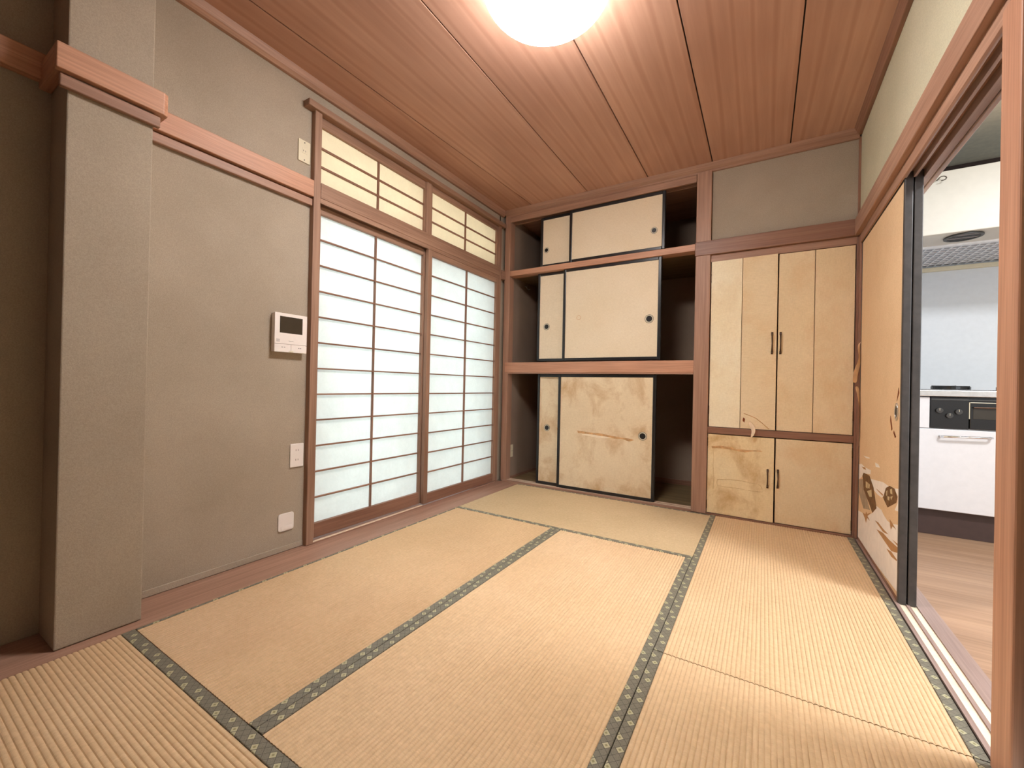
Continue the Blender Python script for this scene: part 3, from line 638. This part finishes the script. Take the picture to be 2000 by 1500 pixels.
P = {'w1': [(2.649, 0.45), (2.54, 0.464), (2.438, 0.458), (2.293, 0.466), (2.301, 0.443), (2.435, 0.425), (2.479, 0.422), (2.522, 0.389), (2.636, 0.363)],
     'w2': [(2.299, 0.42), (2.029, 0.453), (1.924, 0.454), (1.981, 0.428), (2.009, 0.395), (2.055, 0.374), (2.139, 0.372), (2.229, 0.378)],
     'w3': [(2.675, 0.178), (2.504, 0.191), (2.394, 0.196), (2.22, 0.262), (2.151, 0.312), (2.051, 0.316), (2.018, 0.305), (1.942, 0.294), (1.871, 0.299), (1.756, 0.324), (1.726, 0.043), (2.165, 0.021), (2.686, 0.015)],
     'w4': [(1.841, 0.462), (1.753, 0.474), (1.753, 0.379), (1.822, 0.372), (1.78, 0.41), (1.776, 0.442)],
     'w5': [(2.487, 0.518), (2.328, 0.528), (2.328, 0.522), (2.421, 0.513)],
     'w6': [(2.203, 0.52), (2.133, 0.523), (2.095, 0.511), (2.184, 0.501)],
     'g1': [(2.636, 0.361), (2.498, 0.383), (2.349, 0.283), (2.296, 0.256), (2.462, 0.224), (2.629, 0.286)],
     'b1': [(2.181, 0.232), (2.112, 0.241), (2.013, 0.237), (1.916, 0.239), (1.982, 0.227), (2.012, 0.222), (2.044, 0.224)],
     'b2': [(2.143, 0.198), (2.012, 0.218), (1.908, 0.219), (1.765, 0.229), (1.761, 0.206), (1.863, 0.182), (1.964, 0.187)],
     'b3': [(1.947, 0.166), (1.863, 0.179), (1.771, 0.175), (1.777, 0.168), (1.862, 0.158)],
     'b4': [(1.853, 0.236), (1.766, 0.244), (1.765, 0.235)],
     'b5': [(2.167, 0.396), (2.025, 0.396), (2.032, 0.387), (2.14, 0.392)],
     'b6': [(2.482, 0.196), (2.405, 0.206), (2.385, 0.225), (2.364, 0.217), (2.266, 0.25), (2.353, 0.209), (2.291, 0.199), (2.362, 0.197), (2.387, 0.162), (2.418, 0.18)],
     'b7': [(1.9, 0.313), (1.872, 0.309), (1.792, 0.296), (1.85, 0.294), (1.876, 0.272), (1.891, 0.286)],
     'b8': [(2.527, 0.449), (2.438, 0.458), (2.405, 0.45), (2.47, 0.444)],
     'd1': [(2.468, 0.424), (2.32, 0.433), (2.22, 0.388), (2.151, 0.3), (2.238, 0.255), (2.318, 0.285), (2.46, 0.331), (2.5, 0.402)],
     'd2': [(1.91, 0.459), (1.828, 0.463), (1.782, 0.437), (1.799, 0.409), (1.939, 0.355), (2.024, 0.381), (1.974, 0.437)],
     'f1': [(2.41, 0.386), (2.357, 0.389), (2.361, 0.355), (2.407, 0.355)],
     'f2': [(2.347, 0.389), (2.307, 0.388), (2.315, 0.364), (2.349, 0.362)],
     'f3': [(2.374, 0.339), (2.266, 0.37), (2.254, 0.334), (2.311, 0.322)],
     'f4': [(1.966, 0.424), (1.944, 0.432), (1.949, 0.405), (1.967, 0.404)],
     'f5': [(1.902, 0.444), (1.868, 0.455), (1.86, 0.431), (1.894, 0.428)],
     'f6': [(1.942, 0.406), (1.907, 0.41), (1.912, 0.391), (1.941, 0.391)],
     'f7': [(1.893, 0.413), (1.852, 0.426), (1.878, 0.402)]}
layer = {'w': (0, 'pwhite'), 'g': (1, 'pgrey'), 'b': (2, 'pbrown'), 'd': (3, 'pdark'), 'f': (4, 'ppale')}
def clip(pts):     # keep the print on the paper
    return [(min(max(a, y0+.021), y1-.021), min(max(b, 0.023), 1.7)) for a, b in pts]
nm = {'w': 'painted_wave', 'g': 'painted_grey_wash', 'b': 'painted_swash', 'd': 'painted_cart', 'f': 'painted_blossom'}  # the grey wash is print colour behind the cart
for k, pts in P.items():
    ly, mt = layer[k[0]]; q = clip(pts); xa = 2.3463-.00018*ly
    if max(a for a, b in q)-min(a for a, b in q) < .004: continue
    obj(nm[k[0]], prism(q, 0, xa-.00018, xa), mt, bd)
for i, pts in enumerate([[(1.793, 0.899), (1.784, 0.877), (1.818, 0.84), (1.804, 0.87)], [(1.912, 0.774), (1.882, 0.716), (1.895, 0.708), (1.918, 0.752)], [(1.856, 0.711), (1.82, 0.687), (1.835, 0.681), (1.861, 0.701)]]): obj('torn_scratch', prism(pts, 0, 2.3452, 2.3462), 'teark', bd)
pl = obj('finger_pull', disc((1.815, .795), 0, 0, .019, 2.3462, 2.3454, 24, sq=(1, 1.75)), 'cupmetal', bd)
obj('pull_rim', disc((1.815, .795), 0, .017, .024, 2.3462, 2.3425, 24, sq=(1, 1.6)), 'steel', pl, bevel=0.001)
# paper strips peeling off the far edge of the painted door
ribbon('peeling_strip', [(2.343, 2.60, 1.175), (2.332, 2.60, 1.16), (2.336, 2.598, 1.12), (2.340, 2.598, 1.08), (2.334, 2.596, 1.04), (2.322, 2.594, 1.00), (2.318, 2.592, .96), (2.318, 2.592, .93)],
       [(.003, 0, .002), (.005, .002, 0), (.008, .010, 0), (.006, .018, 0), (.012, .014, 0), (.014, .010, 0), (.014, .014, 0), (.014, .014, 0)], 'curl', bd)
ribbon('peeling_strip', [(2.326, 2.594, .915), (2.334, 2.594, .88), (2.339, 2.594, .83), (2.342, 2.594, .78), (2.3425, 2.594, .66), (2.3425, 2.594, .55)],
       [(.012, .012, 0), (.010, .012, 0), (.006, .014, 0), (.003, .014, 0), (.002, .012, 0), (.001, .004, 0)], 'curl', bd)

# ------------------------------------------------------------------ kitchen beyond
struct('floor_kitchen', [(2.46, 5.0, -1.0, 4.0, -0.06, -0.006)], 'kfloor')
struct('wall_kitchen_back', [(2.46, 5.0, 3.56, 3.64, 0, 2.6)], 'kwall')
struct('wall_kitchen_side', [(4.9, 5.0, -1.0, 3.6, 0, 2.6)], 'kwall')
struct('wall_kitchen_front', [(2.46, 5.0, -1.1, -1.0, 0, 2.6)], 'kwall')
struct('ceiling_kitchen', [(2.46, 5.0, -1.0, 3.6, 2.48, 2.56)], 'kceil')
bx('gap_shade_strip', (2.56, 4.9, 3.50, 3.56, 2.43, 2.48), 'kick', bevel=0.003, kind='structure')  # dark strip painting the shaded gap seen above the hood
bx('trim_17', (2.56, 5.0, 3.535, 3.56, 1.755, 1.785), 'cream', bevel=0.003, kind='structure')
KY = 3.0
kc = thing('kitchen_cabinet', (3.25, 3.28, 0), 'white kitchen base cabinet with chrome bar handle under the stove', 'cabinet')
bx('carcass', (2.60, 3.90, KY+.02, 3.55, 0.155, 0.855), 'kwhite', kc, 0)
bx('toe_kick', (2.60, 3.90, KY+.045, KY+.06, -0.005, 0.158), 'kick', kc, 0)
dr = bx('drawer', (2.60, 3.20, KY, KY+.02, 0.160, 0.660), 'kwhite', kc, 0.002)
obj('handle', tube([(2.792, KY-.001, .617), (2.792, KY-.026, .617), (2.800, KY-.034, .617), (2.998, KY-.034, .623), (3.006, KY-.026, .623), (3.006, KY-.001, .623)], .0065, 10), 'chrome', dr, smooth=True)
bx('filler_strip', (2.60, 2.744, KY, KY+.02, 0.664, 0.856), 'kwhite', kc, 0.002)
bx('door', (3.385, 3.90, KY, KY+.02, 0.160, 0.856), 'kwhite', kc, 0.002)
tag(bx('worktop', (2.58, 3.92, KY-.02, 3.55, 0.862, 0.900), 'steel', None, 0.003), 'stainless steel worktop running over the kitchen cabinet and stove', 'worktop')
st = thing('gas_stove', (3.06, 3.25, 0.665), 'black built-in gas stove with knobs and grill door under the steel worktop', 'stove')
bx('control_panel', (2.747, 2.915, KY-.004, KY+.016, 0.666, 0.858), 'black', st, 0.003)
bx('vent_slot', (2.75, 3.375, KY-.006, KY, 0.838, 0.846), 'knob', st, 0.001)
gd = bx('grill_door', (2.918, 3.16, KY-.006, KY+.016, 0.668, 0.832), 'black', st, 0.004)
bx('grill_window', (2.932, 3.146, KY-.0075, KY-.005, 0.730, 0.800), 'lens', gd, 0.001); bx('grill_handle', (2.930, 3.10, KY-.022, KY-.010, 0.795, 0.803), 'bronze', gd, 0.002)
bx('grill_trim', (2.916, 3.30, KY-.0075, KY-.004, 0.826, 0.830), 'ring', gd, 0); bx('grill_trim', (2.914, 2.918, KY-.0075, KY-.004, 0.73, 0.83), 'ring', gd, 0)
for x, z in ((2.785, .775), (2.83, .745), (2.870, .770)):
    kb = obj('knob', disc((x, z), 1, 0, .016, KY-.004, KY-.018, 20), 'knob', st, bevel=0.002); bx('knob_mark', (x-.001, x+.001, KY-.0192, KY-.0178, z, z+.014), 'ring', kb, 0)
bx('body', (2.76, 3.36, KY+.016, KY+.019, 0.668, 0.858), 'black', st, 0)
bx('hob_plate', (2.72, 3.36, KY+.06, 3.48, 0.900, 0.906), 'black', st, 0.002)
for x in (2.90, 3.20):
    ry = 3.24; g = bx('pan_support', (x-.09, x+.09, ry-.003, ry+.003, 0.925, 0.932), 'black', st, 0.001)
    bx('support_bar', (x-.003, x+.003, ry-.09, ry+.09, 0.925, 0.932), 'black', g, 0.001)
    obj('support_ring', disc((x, ry), 2, .085, .092, 0.908, 0.926, 28), 'black', g)
    obj('burner', disc((x, ry), 2, 0, .035, .906, .921, 24), 'steel', st, bevel=0.002)
hd = thing('range_hood', (3.0, 3.15, 1.79), 'tall beige enamel range hood box with grease filter underneath, above the stove', 'range hood')
bx('front_panel', (2.56, 3.52, 2.735, 2.755, 1.795, 2.155), 'kbeige', hd, 0.004)
bx('top_panel', (2.56, 3.50, 2.755, 3.55, 2.125, 2.140), 'knob', hd, 0)
bx('side_panel', (3.50, 3.52, 2.755, 3.55, 1.795, 2.155), 'kbeige', hd, 0.002)
bx('underside', (2.56, 3.50, 2.755, 2.985, 1.795, 1.81), 'kbeige', hd, 0.002)
bx('filter_lip', (2.56, 3.50, 2.985, 3.02, 1.785, 1.81), 'filtbar', hd, 0.002)
fb = bx('grease_filter', (2.56, 3.50, 3.02, 3.55, 1.80, 1.81), 'filt', hd, 0)
for k in range(24): bx('filter_rib', (2.565+.04*k, 2.571+.04*k, 3.02, 3.55, 1.793, 1.80), 'filtbar', fb, 0)
for k in range(9): bx('filter_rib', (2.56, 3.50, 3.05+.056*k, 3.054+.056*k, 1.795, 1.80), 'filtbar', fb, 0)
vt = obj('round_vent', disc((2.832, 2.835), 2, .068, .082, 1.786, 1.796, 36), 'knob', hd, bevel=0.001)
for k in range(7):
    y = 2.835-.060+.02*k; w = math.sqrt(max(0, .07**2-(y-2.835)**2)); bx('vent_slat', (2.832-w, 2.832+w, y-.005, y+.005, 1.788, 1.793), 'grey' if k % 3 == 1 else 'knob', vt, 0)
obj('vent_back', disc((2.832, 2.835), 2, 0, .07, 1.7935, 1.795, 32), 'black', vt)
ck = obj('screw_hook', tube([(2.692, 2.742, 2.108), (2.692, 2.715, 2.108)]+[(2.692+.016+.016*math.cos(a), 2.708, 2.105+.012*math.sin(a)) for a in [PI*(1-.2*i) for i in range(9)]], .0028), 'slot', smooth=True)
tag(ck, 'small dark open hook screwed into the upper left of the hood front', 'hook')

# ------------------------------------------------------------------ ceiling lamp
lm = thing('ceiling_lamp', (1.11, 0.86, 2.30), 'round milky white ceiling lamp, lit, in the middle of the wooden ceiling', 'lamp')
bm = bmesh.new(); N, K = 40, 14; rows = []
for k in range(K+1):
    a = PI/2*k/K; r = .255*math.sin(a)**0.9; z = 2.440-.128*math.cos(a)
    rows.append([bm.verts.new((1.11+r*math.cos(2*PI*i/N), .86+r*math.sin(2*PI*i/N), z)) for i in range(N)] if k else [bm.verts.new((1.11, .86, z))])
for i in range(N): bm.faces.new((rows[0][0], rows[1][(i+1) % N], rows[1][i]))
for r, s in zip(rows[1:], rows[2:]):
    for i in range(N): bm.faces.new((r[i], r[(i+1) % N], s[(i+1) % N], s[i]))
obj('lamp_shade', bm, 'lamp', lm, smooth=True)
obj('lamp_base', disc((1.11, .86), 2, 0, .20, 2.44, 2.469, 40), 'white', lm, bevel=0.003)
